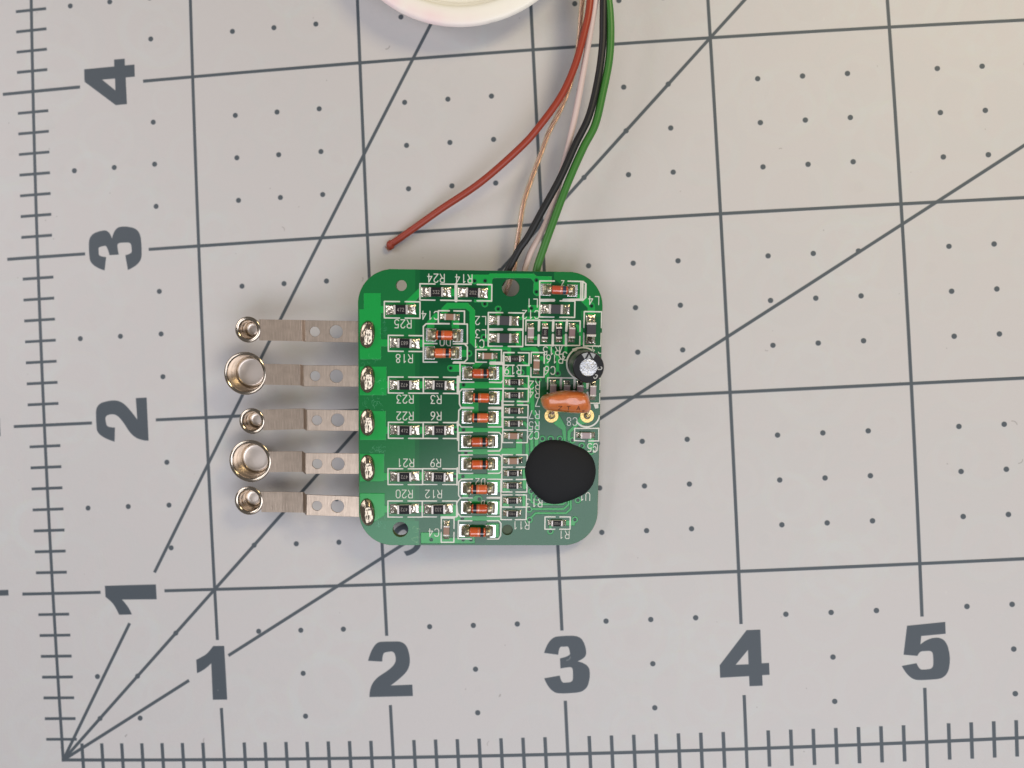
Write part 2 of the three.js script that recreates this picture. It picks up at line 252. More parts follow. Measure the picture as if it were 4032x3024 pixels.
// legend
for (const g of [k, rg]) { g.lineJoin = 'round'; }
function legend(w, ...pts) { for (const [g, c] of [[k, WHITE], [rg, '#8c8c8c']]) { g.strokeStyle = c; g.lineCap = 'round'; g.lineWidth = w * TP; g.beginPath(); for (let i = 0; i < pts.length; i += 2) g.lineTo(X(pts[i]), Z(pts[i + 1])); g.stroke(); } }
const LW = 0.19;
function box(x0, z0, x1, z1, a, az, b) { legend(LW, a, z0, x0, z0, x0, z1, a, z1); legend(LW, b, z0, x1, z0, x1, z1, b, z1); }
function tall(x0, z0, x1, z1, ax, a, bx, b) { legend(LW, x0, a, x0, z0, x1, z0, x1, a); legend(LW, x0, b, x0, z1, x1, z1, x1, b); }
box(-8.27, -17.11, -3.41, -14.94, -6.26, -17.14, -5.49, -17.15); box(-3.42, -17.13, 1.42, -14.93, -1.37, -17.16, -0.56, -17.17); legend(0.42, -3.42, -17.09, -3.41, -14.91);
box(-13.05, -14.67, -8.26, -12.46, -11.02, -14.69, -10.25, -14.71); box(-12.52, -10.11, -7.79, -7.96, -10.51, -10.14, -9.73, -10.15); box(-5.78, -13.52, -2.25, -11.79, -4.31, -13.54, -3.68, -13.55);
legend(LW, -4.3, -11.77, -7.42, -11.73, -7.8, -11.36, -7.79, -9.05, -5.96, -9.07); legend(LW, -3.67, -11.77, -1.85, -11.76, -1.83, -9.12, -3.65, -9.1);
legend(LW, -7.79, -9.05, -7.79, -6.53, -5.95, -6.55); legend(LW, -2.27, -9.12, -1.82, -8.68, -1.81, -7.01, -2.21, -6.59, -3.63, -6.58); legend(LW, -3.74, -9.06, -1.85, -9.08);
box(-12.52, -4.45, -7.77, -2.26, -10.53, -4.47, -9.77, -4.48); box(-7.78, -4.48, -3.03, -2.27, -5.78, -4.5, -5.04, -4.51); box(-12.53, 1.78, -7.78, 3.98, -10.53, 1.77, -9.77, 1.76); box(-7.79, 1.76, -3.03, 3.97, -5.8, 1.75, -5.03, 1.74);
box(-12.59, 8.23, -7.84, 10.44, -10.57, 8.22, -9.82, 8.22); box(-7.85, 8.21, -3.11, 10.42, -5.87, 8.2, -5.08, 8.2); box(-12.6, 12.75, -7.87, 15.02, -10.62, 12.75, -9.85, 12.74); box(-7.88, 12.74, -3.12, 14.99, -5.9, 12.73, -5.1, 12.73);
tall(-5.23, 15.16, -3.47, 18.6, -17.41, 16.66, -17.41, 17.17); legend(0.36, -5.19, 15.08, -3.49, 15.08);
legend(LW, -3.73, -6.47, -0.9, -6.44); legend(LW, -2.8, -6.42, -2.78, -3.82, -0.9, -3.84); legend(0.4, 1.38, -6.44, 2.79, -6.45); legend(LW, 2.79, -6.45, 3.15, -6.15, 3.15, -4.16, 2.85, -3.82, 1.26, -3.85); legend(0.38, -3.06, -4.53, -3.05, -2.31); legend(0.36, -2.91, -4.48, -2.91, -3.87);
legend(LW, -0.89, -2.88, -2.5, -2.87, -2.85, -2.51, -2.84, -0.81, -2.58, -0.3, -0.97, -0.3); legend(LW, 1.27, -2.96, 3.11, -2.98, 3.06, -0.33); legend(0.38, 1.25, -0.3, 2.97, -0.31); legend(0.32, -2.48, -0.28, -0.99, -0.28);
legend(LW, -2.58, -0.28, -2.92, 0.08, -2.96, 1.86, -2.56, 2.36, -1.02, 2.35); legend(LW, 3.06, -0.32, 3.04, 2.32, 1.18, 2.33); legend(0.34, -3.04, 1.66, -3.04, 2.17);
legend(LW, -1.04, 3.11, -2.9, 3.14, -2.91, 5.69, -1.02, 5.7); legend(LW, 1.19, 3.08, 2.65, 3.1, 3, 3.45, 2.99, 5.25, 2.74, 5.68, 1.16, 5.7); legend(LW, -3.04, 2.17, -3.08, 4.21);
legend(LW, -0.99, 6.24, -2.83, 6.26, -2.84, 8.84, -0.94, 8.83); legend(LW, 1.22, 6.23, 2.74, 6.23, 3.05, 6.49, 3.03, 8.55, 2.72, 8.81, 1.22, 8.82); legend(LW, -3.07, 8.06, -3.08, 10.49);
legend(LW, -0.96, 9.65, -2.5, 9.69, -2.86, 10.02, -2.87, 11.94, -2.56, 12.3, -0.96, 12.3); legend(LW, 1.18, 9.65, 2.99, 9.66, 2.99, 12.26, 1.08, 12.26); legend(0.3, 1.13, 12.26, 2.97, 12.26);
legend(LW, -2.56, 12.3, -2.94, 12.72, -3.12, 13.08, -2.98, 14.4, -2.54, 14.97, -1.05, 14.95); legend(LW, 1.1, 12.26, 2.97, 12.24, 2.97, 14.94, 1.13, 14.9); legend(0.34, -3.04, 14.4, -3.04, 14.82);
legend(LW, -1, 15.54, -2.87, 15.54, -2.89, 18.09, -1.02, 18.13); legend(LW, 1.18, 15.54, 2.76, 15.53, 3.07, 15.92, 3.04, 17.62, 2.73, 18.13, 1.2, 18.13);
box(3.13, -7.95, 6.63, -6.22, 4.57, -7.97, 5.13, -7.98); legend(0.3, 3.13, -7.54, 3.17, -4.75); box(3.13, -4.74, 6.61, -3.02, 4.58, -4.75, 5.17, -4.76); box(3.15, -2.99, 6.61, -1.24, 4.61, -3, 5.13, -3); box(3.16, -0.75, 6.59, 0.95, 4.59, -0.76, 5.13, -0.77); box(3.16, 0.98, 6.58, 2.72, 4.6, 0.97, 5.11, 0.96); box(3.14, 2.74, 6.56, 4.49, 4.54, 2.73, 5.1, 2.73); legend(0.3, 3.05, -1.3, 3.07, 1.02);
box(3.1, 6.2, 6.58, 7.92, 4.54, 6.19, 5.08, 6.19); box(3.1, 7.93, 6.58, 9.66, 4.53, 7.93, 5.09, 7.92); box(3.1, 9.67, 6.61, 11.43, 4.55, 9.67, 5.09, 9.67); box(3.08, 11.85, 6.56, 13.57, 4.56, 11.84, 5.08, 11.84); box(3.06, 13.58, 6.56, 15.36, 4.54, 13.58, 5.05, 13.58);
box(-0.67, -8.32, 2.83, -6.61, 0.8, -8.34, 1.35, -8.34); legend(0.32, 1.38, -6.51, 2.89, -6.53);
box(0.99, -13.37, 5.75, -11.12, 2.94, -13.4, 3.75, -13.41); box(1.01, -11.06, 5.73, -8.8, 2.93, -11.09, 3.75, -11.1); legend(0.34, 1.09, -11.07, 2.88, -11.09); legend(0.34, 3.78, -11.1, 5.65, -11.12);
box(7.95, -15.08, 12.77, -12.86, 9.93, -15.11, 10.74, -15.12); legend(0.4, 8.03, -15.12, 9.87, -15.15); legend(0.32, 11.21, -15.23, 13.66, -15.28);
legend(LW, 9.9, -17.75, 7.91, -17.72, 7.95, -15.16); legend(LW, 11.77, -17.76, 13.81, -17.75, 14.23, -17.43, 14.25, -15.58, 13.83, -15.18); legend(LW, 13.53, -17.67, 13.54, -15.24); legend(0.26, 13.78, -17.59, 13.79, -15.33); legend(0.2, 14.15, -17.31, 14.11, -15.61);
tall(6.12, -12.39, 13.55, -9.02, -0.12, -10.95, -0.12, -10.26); for (const [a, b, c, d, e, f, g2, h] of [[7.92, -12.37, 7.9, -11.04, 7.91, -10.36, 7.89, -8.99], [9.86, -12.39, 9.84, -11.01, 9.85, -10.44, 9.84, -9.01], [11.74, -12.42, 11.67, -11.03, 11.65, -10.46, 11.66, -9.03]]) { legend(0.34, a, b, c, d); legend(0.34, e, f, g2, h); }
tall(14.09, -13.67, 16.48, -8.97, -0.13, -11.51, -0.12, -10.73); tall(6.91, -8, 8.72, -4.63, -0.08, -6.54, -0.07, -5.9);
tall(9.24, -4.55, 16.51, -1.08, -0.04, -3, -0.04, -2.42); for (const [a, b, c, d] of [[11.08, -4.5, 11.08, -3.14], [12.95, -4.52, 12.95, -3.16], [14.75, -4.21, 14.77, -3.18]]) legend(0.34, a, b, c, d); legend(0.34, 14.79, -2.55, 14.82, -1.15);
legend(LW, 14.63, 2.44, 13.1, 2.45, 13.09, 4.16, 14.52, 4.21); legend(LW, 14.63, 2.44, 16.46, 2.42, 16.49, 4.18, 15.13, 4.21);
box(9.21, 14.97, 12.75, 16.72, 10.62, 14.97, 11.28, 14.97);
for (const g of [k, rg]) { g.strokeStyle = g === k ? WHITE : '#8c8c8c'; g.lineWidth = 0.24 * TP; for (const [x, z, r, a, b] of [[14.02, -6.55, 2.2, 1.6, 5.3], [14.76, 0.48, 1.75, 0.1, 2.5]]) { g.beginPath(); g.arc(X(x), Z(z), r * TP, a, b); g.stroke(); } }
poly(k, [15.64, -0.94, 16.3, -0.95, 16.36, -0.41, 15.9, -0.32], WHITE); poly(k, [12.5, -8.55, 13.39, -8.85, 13.16, -8.32, 12.67, -8.15], WHITE);
const STROKES = {                                      // single-stroke letters on a 4 x 6 grid, y up
  R: ['0,0 0,6 2.6,6 3.7,5.3 3.7,3.8 2.6,3 0,3', '1.8,3 3.8,0'], C: ['3.8,4.9 3,5.9 1,5.9 0,4.8 0,1.2 1,.1 3,.1 3.8,1.1'], L: ['0,6 0,0 3.4,0'], D: ['0,0 0,6 2.2,6 3.8,4.7 3.8,1.3 2.2,0 0,0'], Z: ['0,6 3.8,6 0,0 3.8,0'], U: ['0,6 0,1.2 1,0 2.8,0 3.8,1.2 3.8,6'],
  0: ['1.1,6 2.8,6 3.8,4.8 3.8,1.2 2.8,0 1.1,0 0,1.2 0,4.8 1.1,6'], 1: ['.8,5 2,6 2,0'], 2: ['0,4.9 1,6 2.8,6 3.7,5 3.6,3.8 0,0 3.8,0'], 3: ['.2,6 3.6,6 1.8,3.6 3,3.4 3.7,2.2 3.6,.9 2.7,0 1,0 0,.9'], 4: ['2.8,0 2.8,6 0,1.8 3.9,1.8'], 5: ['3.5,6 .6,6 .3,3.3 1.5,3.8 2.8,3.6 3.7,2.4 3.5,.8 2.5,0 1,0 0,.8'], 6: ['3.2,6 1.2,4.4 .1,2.2 .3,.8 1.3,0 2.6,0 3.6,.9 3.6,2.4 2.6,3.3 1.2,3.2 .3,2.2'], 7: ['0,6 3.8,6 1.3,0'], 8: ['1.9,3.2 .5,3.9 .4,5.2 1.3,6 2.6,6 3.4,5.2 3.3,3.9 1.9,3.2 .2,2.2 .1,.9 1.1,0 2.8,0 3.7,.9 3.6,2.2 1.9,3.2'], 9: ['.5,0 2.5,1.6 3.6,3.8 3.4,5.2 2.4,6 1.1,6 .1,5.1 .1,3.6 1.1,2.7 2.5,2.8 3.4,3.8'], E: ['3.6,0 0,0 0,6 3.6,6', '0,3 2.8,3'], T: ['0,6 3.8,6', '1.9,6 1.9,0'], A: ['0,0 1.9,6 3.8,0', '.7,2 3.1,2'],
};
function stroke(g, text, cx, cy, h, turn, width, color, wide = 1, gap = 5.7) {
  const u = h / 6, w = (text.length * gap - (gap - 3.8)) * u * wide;
  g.save(); g.translate(cx, cy); g.rotate(turn); g.strokeStyle = color; g.lineWidth = width; g.lineCap = g.lineJoin = 'round';
  [...text].forEach((ch, i) => { for (const path of STROKES[ch] ?? []) { g.beginPath(); for (const p of path.split(' ')) { const [a, b] = p.split(',').map(Number); g.lineTo((a + i * gap) * u * wide - w / 2, h / 2 - b * u); } g.stroke(); } });
  g.restore();
}
for (const [text, x, z, h = 1.1, turn = Math.PI] of [['R24', -6.12, -17.89], ['R14', -2.38, -17.87], ['C14', -6.9, -12.88], ['R25', -10.56, -11.69], ['R18', -10.37, -6.98], ['D0', -4.83, -9.33], ['L2', -0.05, -12.27], ['L3', -0.03, -10.48], ['C1', -0.28, -9.1], ['L1', 6.94, -14.73], ['C12', 6.75, -13.17], ['L4', 15.34, -15.19],
  ['Z', 11.05, -17.47, 0.7], ['R23', -10.27, -1.43], ['R3', -6.05, -1.42], ['R22', -10.27, 0.89], ['R6', -6.04, 0.86], ['R21', -10.18, 7.41], ['R9', -6.07, 7.39], ['R20', -10.36, 11.76], ['R12', -6.33, 11.75], ['C4', -6.28, 17.22], ['R19', 4.42, -5.55], ['C6', 9.51, -5.56], ['R15', 9.67, -8.26], ['R16', 10.14, -7.13], ['3', 11.53, -7.56], ['7', 11.06, -8.37],
  ['R2', 7.43, -3.52], ['R4', 7.41, -2.32], ['7', 7.9, -1.13], ['R7', 7.46, 0.57], ['R5', 7.46, 2.11], ['C2', 7.42, 3.44], ['C8', 12.7, 1.49], ['C5', 15.65, 5.11], ['R13', 7.64, 12.98], ['R11', 5.87, 16.17], ['R1', 11.94, 17.51], ['U1', 14.73, 12.07], ['D2', 0.12, 10.06, 1.0], ['D', 0.5, 13.07, 0.8], ['C3', 16, -8.51], ['C', 15.95, 5.39, 0.8]])
  for (const [g, c] of [[k, WHITE], [rg, '#8c8c8c']]) stroke(g, text, X(x), Z(z), h * TP, turn, 0.125 * TP, c, 0.8);
const maskMap = canvasTexture(maskCanvas), reliefMap = canvasTexture(reliefCanvas, false);
const solderMask = new THREE.MeshPhysicalMaterial({ name: 'solder_mask', map: maskMap, bumpMap: reliefMap, bumpScale: 0.00011, roughness: 0.18, specularIntensity: 0.85, ior: 1.52 });
const laminate = new THREE.MeshStandardMaterial({ name: 'board_edge', color: rgb(0.1, 0.15, 0.06), roughness: 0.7 });

// ---- the bare board with its through holes
const HOLES = [[-10.78, -16.84, 0.78], [3.99, -16.76, 1.23], [-10.88, 16.78, 1.13], [3.98, 16.81, 0.8]];
{
  const s = new THREE.Shape(), w = BW / 2, h = BH / 2, r = 4.7, j = (x, y) => s.lineTo(x, y);
  s.moveTo(-w + 4.15, h);                              // snapped from a panel: small steps where the arcs begin
  j(w - 4.15, h); j(w - 4.2, h - 0.1); s.absarc(w - r, h - r, r, Math.PI / 2 - 0.1, 0, true); j(w, -h + r); s.absarc(w - r, -h + r, r, 0, -Math.PI / 2 + 0.1, true); j(w - 4.15, -h);
  j(-w + 4.15, -h); j(-w + 4.2, -h + 0.1); s.absarc(-w + r, -h + r, r, -Math.PI / 2 - 0.1, -Math.PI, true); j(-w, h - r); s.absarc(-w + r, h - r, r, Math.PI, Math.PI / 2 + 0.1, true);
  for (const [x, z, rr] of HOLES) { const p = new THREE.Path(); p.absarc(x, -z, rr, 0, Math.PI * 2, true); s.holes.push(p); }
  const g = new THREE.ExtrudeGeometry(s, { depth: BT - 0.08, bevelEnabled: true, bevelThickness: 0.04, bevelSize: 0.04, bevelOffset: -0.04, bevelSegments: 1, curveSegments: 20 });
  g.translate(0, 0, -BT + 0.04); g.rotateX(-Math.PI / 2);
  const p = g.attributes.position, u = g.attributes.uv;
  for (let i = 0; i < p.count; i++) u.setXY(i, (p.getX(i) + BW / 2) / BW, 1 - (p.getZ(i) + BH / 2) / BH);
  mesh('bare_board', g, [solderMask, laminate], board);
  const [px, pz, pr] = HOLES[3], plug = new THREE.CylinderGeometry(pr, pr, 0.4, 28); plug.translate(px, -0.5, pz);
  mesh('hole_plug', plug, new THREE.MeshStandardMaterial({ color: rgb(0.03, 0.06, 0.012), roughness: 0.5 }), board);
}

// ---------------------------------------------------------------- component materials
const grain = noiseTexture(128, (u, v) => wrapNoise(u, v, 9, 2) * 1.3, 1);
const brush = noiseTexture(256, (u, v) => wrapNoise(u, v * 0.06, 70, 4) * 1.5 + 0.5 * wrapNoise(u, v * 0.3, 24, 8), 0.16);
const brushTint = noiseTexture(256, (u, v) => 0.62 + wrapNoise(u, v * 0.05, 60, 14) * 0.6 + 0.35 * wrapNoise(u, v, 6, 21), 0.16);
const speckle = noiseTexture(128, (u, v) => wrapNoise(u, v, 26, 31) * 1.6 + 0.7 * wrapNoise(u, v, 55, 37), 1);
const M = {
  solder: new THREE.MeshStandardMaterial({ name: 'solder', color: rgb(0.68, 0.62, 0.52), metalness: 1, roughness: 0.22, bumpMap: grain, bumpScale: 0.00005 }),
  dullSolder: new THREE.MeshStandardMaterial({ name: 'fluxed_solder', color: rgb(0.42, 0.37, 0.27), metalness: 1, roughness: 0.34, bumpMap: grain, bumpScale: 0.00008 }),
  pad: new THREE.MeshStandardMaterial({ name: 'tinned_pad', color: rgb(0.9, 0.88, 0.85), metalness: 1, roughness: 0.24, bumpMap: grain, bumpScale: 0.00002 }),
  gold: new THREE.MeshStandardMaterial({ name: 'fluxed_pad', color: rgb(0.62, 0.44, 0.17), metalness: 1, roughness: 0.34, bumpMap: grain, bumpScale: 0.00003 }),
  cap: new THREE.MeshStandardMaterial({ name: 'end_cap', color: rgb(0.58, 0.53, 0.48), metalness: 0.85, roughness: 0.42, bumpMap: grain, bumpScale: 0.00004 }),
  ceramic: new THREE.MeshStandardMaterial({ name: 'alumina', color: rgb(0.62, 0.6, 0.55), roughness: 0.6 }),
  brown: new THREE.MeshStandardMaterial({ name: 'brown_ceramic', color: rgb(0.27, 0.145, 0.09), roughness: 0.45 }),
  lilac: new THREE.MeshStandardMaterial({ name: 'lilac_ceramic', color: rgb(0.33, 0.26, 0.26), roughness: 0.45 }),
  mauve: new THREE.MeshStandardMaterial({ name: 'mauve_ceramic', color: rgb(0.22, 0.13, 0.13), roughness: 0.45 }),
  ferrite: new THREE.MeshStandardMaterial({ name: 'ferrite', color: rgb(0.035, 0.033, 0.037), roughness: 0.55 }),
  glass: new THREE.MeshPhysicalMaterial({ name: 'orange_glass', color: rgb(0.57, 0.095, 0.02), roughness: 0.12, clearcoat: 1, clearcoatRoughness: 0.06 }),
  glassPale: new THREE.MeshPhysicalMaterial({ name: 'pale_orange_glass', color: rgb(0.62, 0.13, 0.04), roughness: 0.1, clearcoat: 1, clearcoatRoughness: 0.05 }),
  glassDeep: new THREE.MeshPhysicalMaterial({ name: 'deep_orange_glass', color: rgb(0.46, 0.07, 0.016), roughness: 0.14, clearcoat: 1, clearcoatRoughness: 0.08 }),
  redGlass: new THREE.MeshPhysicalMaterial({ name: 'red_glass', color: rgb(0.47, 0.075, 0.03), roughness: 0.14, clearcoat: 1, clearcoatRoughness: 0.06 }),
  band: new THREE.MeshPhysicalMaterial({ name: 'black_band', color: rgb(0.008, 0.008, 0.01), roughness: 0.25, clearcoat: 1, clearcoatRoughness: 0.08 }),
  blueBand: new THREE.MeshPhysicalMaterial({ name: 'blue_band', color: rgb(0.02, 0.035, 0.07), roughness: 0.25, clearcoat: 1 }),
  bronze: new THREE.MeshStandardMaterial({ name: 'bronze_gap', color: rgb(0.62, 0.45, 0.36), metalness: 0.8, roughness: 0.3 }),
  epoxy: new THREE.MeshPhysicalMaterial({ name: 'black_epoxy', color: rgb(0.0135, 0.014, 0.015), roughness: 0.7, specularIntensity: 0.34 }),
  spring: new THREE.MeshStandardMaterial({ name: 'nickel_strip', color: rgb(0.62, 0.5, 0.395), map: brushTint, metalness: 1, roughness: 0.4, bumpMap: brush, bumpScale: 0.000016 }),
  cup: new THREE.MeshStandardMaterial({ name: 'nickel_cup', color: rgb(0.5, 0.43, 0.35), metalness: 1, roughness: 0.17 }),  // colour lowered so the wall carries a dark reflected band
  satin: new THREE.MeshStandardMaterial({ name: 'satin_nickel', color: rgb(0.82, 0.72, 0.63), metalness: 1, roughness: 0.38, bumpMap: grain, bumpScale: 0.00001 }),
  joint: new THREE.MeshStandardMaterial({ name: 'contact_solder', color: rgb(0.37, 0.31, 0.235), metalness: 1, roughness: 0.25 }),
};
// a solder fillet running out along +x from a chip's end: high at x = 0, thin at the far edge
function fillet(L, W, h, seed, bulge) {
  const n = 14, m = 12, g = new THREE.PlaneGeometry(1, 1, n, m), p = g.attributes.position, u = g.attributes.uv;
  for (let i = 0; i < p.count; i++) {
    const s = p.getX(i) + 0.5, t = p.getY(i) * 2, side = Math.sqrt(Math.max(0, 1 - t * t * t * t));
    let y = bulge ? 0.1 + h * Math.exp(-(((s - 0.38) / 0.27) ** 2)) * Math.sqrt(Math.max(0, 1 - t * t * 0.9)) : 0.07 + h * (1 - s) ** 1.7;
    y = y * side * Math.min(1, (1.02 - s) * 9) * (1 + 0.35 * noise.noise(s * 3 + seed, t * 2.2, seed * 1.7)) + 0.01;
    p.setXYZ(i, s * L, y, t * W / 2 * (1 - 0.06 * s * s)); u.setXY(i, s * L * 0.6 + seed * 0.31, t * W * 0.3);
  }
  g.computeVertexNormals(); const ix = g.index.array; for (let i = 0; i < ix.length; i += 3) { const a = ix[i]; ix[i] = ix[i + 1]; ix[i + 1] = a; }
  g.computeVertexNormals();
  return g;
}
const codes = {};
function marking(code) {
  if (codes[code]) return codes[code];
  const [c, g] = canvas(160, 128);
  g.fillStyle = 'rgb(24,23,25)'; g.fillRect(0, 0, 160, 128);
  stroke(g, code, 80, 66, 46, 0, 5, 'rgb(165,158,150)', 0.85, 6);
  return codes[code] = new THREE.MeshPhysicalMaterial({ name: 'resistor_coat', map: canvasTexture(c), roughness: 0.55, specularIntensity: 0.4 });
}
const chipShapes = {};
function chipShape(L, W, H, F, PW) {
  const key = [L, W, H, F, PW].join();
  return chipShapes[key] ??= {
    body: new RoundedBoxGeometry(L - 0.12, H, W - 0.03, 2, 0.04).translate(0, H / 2 + 0.02, 0),
    cap: [-1, 1].map((s) => new RoundedBoxGeometry(L * 0.17, H + 0.03, W + 0.02, 2, 0.05).translate(s * (L / 2 - L * 0.085), H / 2 + 0.02, 0)),
    fillet: [0, 1, 2].map((v) => { const a = fillet(F, PW, H * 0.85, v + 1.3), b = fillet(F, PW, H * 0.78, v + 4.1).rotateY(Math.PI); return [b.translate(-L / 2 + 0.03, 0, 0), a.translate(L / 2 - 0.03, 0, 0)]; }),
    coat: (() => { const g = new THREE.BoxGeometry(L * 0.7, 0.05, W - 0.02); g.translate(0, H + 0.035, 0); const u = g.attributes.uv; for (let i = 0; i < 24; i++) if (i < 8 || i > 11) u.setXY(i, 0.02, 0.02); return g; })(),
  };
}
let count = 0;
function chip(name, x, z, turn, [L, W, H, F, PW], bodyMat, code, flip) {
  const s = chipShape(L, W, H, F, PW), v = count++ % 3;
  const b = mesh(name, s.body, bodyMat, board, [x, 0, z]); b.rotation.y = turn + (rnd() - 0.5) * 0.07;
  s.cap.forEach((g) => mesh('end_cap', g, M.cap, b));
  s.fillet[v].forEach((g, i) => mesh('solder_joint', g, (i + v) % 2 || code === undefined ? M.solder : M.solder, b));
  if (code) { const c = mesh('marked_coat', s.coat, marking(code), b); if (flip) c.rotation.y = Math.PI; }
  return b;
}
const BIG = [1.95, 1.25, 0.5, 1.06, 1.42], SMALL = [1.6, 0.82, 0.42, 0.52, 0.86], TINY = [1.5, 0.85, 0.6, 0.6, 0.9], COIL = [1.95, 1.25, 0.85, 1.06, 1.35];
const Q = Math.PI / 2;
// chip resistors with their printed codes; flip = printed upside down
for (const [code, flip, x, z] of [['332', 0, -6.08, -16.03], ['202', 0, -1.12, -16.03], ['472', 0, -10.82, -13.6], ['683', 1, -10.29, -9.08], ['472', 1, -10.31, -3.4], ['332', 1, -5.54, -3.43], ['472', 0, -10.28, 2.82], ['332', 0, -5.56, 2.79], ['472', 1, -10.3, 9.27], ['332', 0, -5.6, 9.27], ['472', 1, -10.33, 13.83], ['332', 1, -5.63, 13.82]]) chip('chip_resistor', x, z, 0, BIG, M.ceramic, code, flip);
for (const [code, flip, x, z] of [['103', 0, 4.67, -7.12], ['103', 1, 4.64, -3.91], ['010', 0, 4.66, -2.13], ['010', 1, 4.67, 0.02], ['103', 1, 4.66, 1.8], ['103', 0, 4.62, 8.72], ['010', 1, 4.59, 10.48], ['010', 0, 4.59, 12.59], ['103', 1, 4.59, 14.43], ['102', 1, 10.87, 15.78]]) chip('chip_resistor', x, z, 0, SMALL, M.ceramic, code, flip);
for (const [x, z] of [[8.72, -10.72], [10.63, -10.75]]) chip('chip_resistor', x, z, Q, SMALL, M.ceramic, '300', 0);
for (const [mat, turn, x, z] of [[M.brown, 0, -4.21, -12.7], [M.brown, 0, 0.97, -7.47], [M.brown, 0, 4.63, 3.5], [M.brown, 0, 4.62, 6.99], [M.lilac, 0, 14.63, 3.37], [M.lilac, Q, 6.78, -10.7], [M.mauve, Q, 12.41, -10.77], [M.brown, Q, 7.63, -6.34], [M.lilac, Q, 9.98, -2.96], [M.lilac, Q, 11.88, -2.89], [M.mauve, Q, 13.71, -2.87], [M.lilac, Q, 15.47, -2.84], [M.brown, Q, -4.5, 16.82]]) chip('chip_capacitor', x, z, turn, TINY, mat);
for (const [turn, x, z] of [[0, 3.16, -12.31], [0, 3.17, -9.94], [0, 10.09, -13.94], [Q, 15.01, -11.25]]) chip('chip_inductor', x, z, turn, COIL, M.ferrite);

// ---- glass diodes lying on their pads
{
  const R = 0.66, tube = (x0, x1, r) => { const g = new THREE.CylinderGeometry(r, r, x1 - x0, 36, 1); g.rotateZ(-Q); g.translate((x0 + x1) / 2, 0.72, 0); return g; };
  const lathe = (pts) => { const g = new THREE.LatheGeometry(pts.map(([a, b]) => new THREE.Vector2(a, b)), 36); g.rotateZ(-Q); g.translate(0, 0.72, 0); return g; };
  const glassShape = lathe([[0.3, -1.12], [0.55, -1.1], [R - 0.04, -1.03], [R, -0.9], [R, 0.9], [R - 0.04, 1.03], [0.55, 1.1], [0.3, 1.12]]);
  const bandShape = tube(0.38, 0.84, R + 0.012), gapShape = lathe([[R - 0.02, 0.02], [R + 0.012, 0.04], [R - 0.01, 0.12], [R + 0.012, 0.2], [R - 0.02, 0.22]]);
  const capShapes = [-1, 1].map((s) => lathe([[0.02, s * 1.75], [0.6, s * 1.74], [0.7, s * 1.66], [0.71, s * 1.24], [0.62, s * 1.12], [0.3, s * 1.06]].sort((a, b) => a[1] - b[1])));
  const lumps = [0, 1, 2].map((v) => [fillet(0.95, 1.66, 0.9, v + 2.2, true).rotateY(Math.PI).translate(-1.34, 0.03, 0), fillet(0.86, 1.66, 0.9, v + 7.7, true).translate(1.34, 0.03, 0)]);
  const padShapes = [-1, 1].map((s) => new RoundedBoxGeometry(1.4, 0.07, 1.78, 2, 0.03).translate(s * 1.82, 0.03, 0));
  let v = 0;
  for (const [flip, x, z, zener] of [[1, -4.93, -10.23], [0, -5.11, -7.81], [0, 0.01, -5.09], [1, 0.1, -1.77], [1, 0.02, 0.98], [0, -0.04, 4.33], [0, 0.01, 7.47], [1, -0.03, 10.91], [1, 0.02, 13.65], [0, -0.2, 16.95], [0, 10.58, -16.52, 1]]) {
    const d = mesh('glass_diode', glassShape, zener ? M.redGlass : [M.glass, M.glassPale, M.glassDeep][v % 3], board, [x, 0, z]);
    d.rotation.y = (rnd() - 0.5) * 0.05;
    if (zener) d.scale.set(1, 0.92, 0.9);
    const band = mesh('cathode_band', bandShape, zener ? M.blueBand : M.band, d), gap = mesh('inner_gap', gapShape, M.bronze, d);
    if (flip) { band.rotation.y = Math.PI; gap.rotation.y = Math.PI; }
    capShapes.forEach((g) => mesh('end_cap', g, M.dullSolder, d)); lumps[v++ % 3].forEach((g) => mesh('solder_joint', g, M.dullSolder, d)); padShapes.forEach((g) => mesh('solder_pad', g, M.pad, d));
  }
}

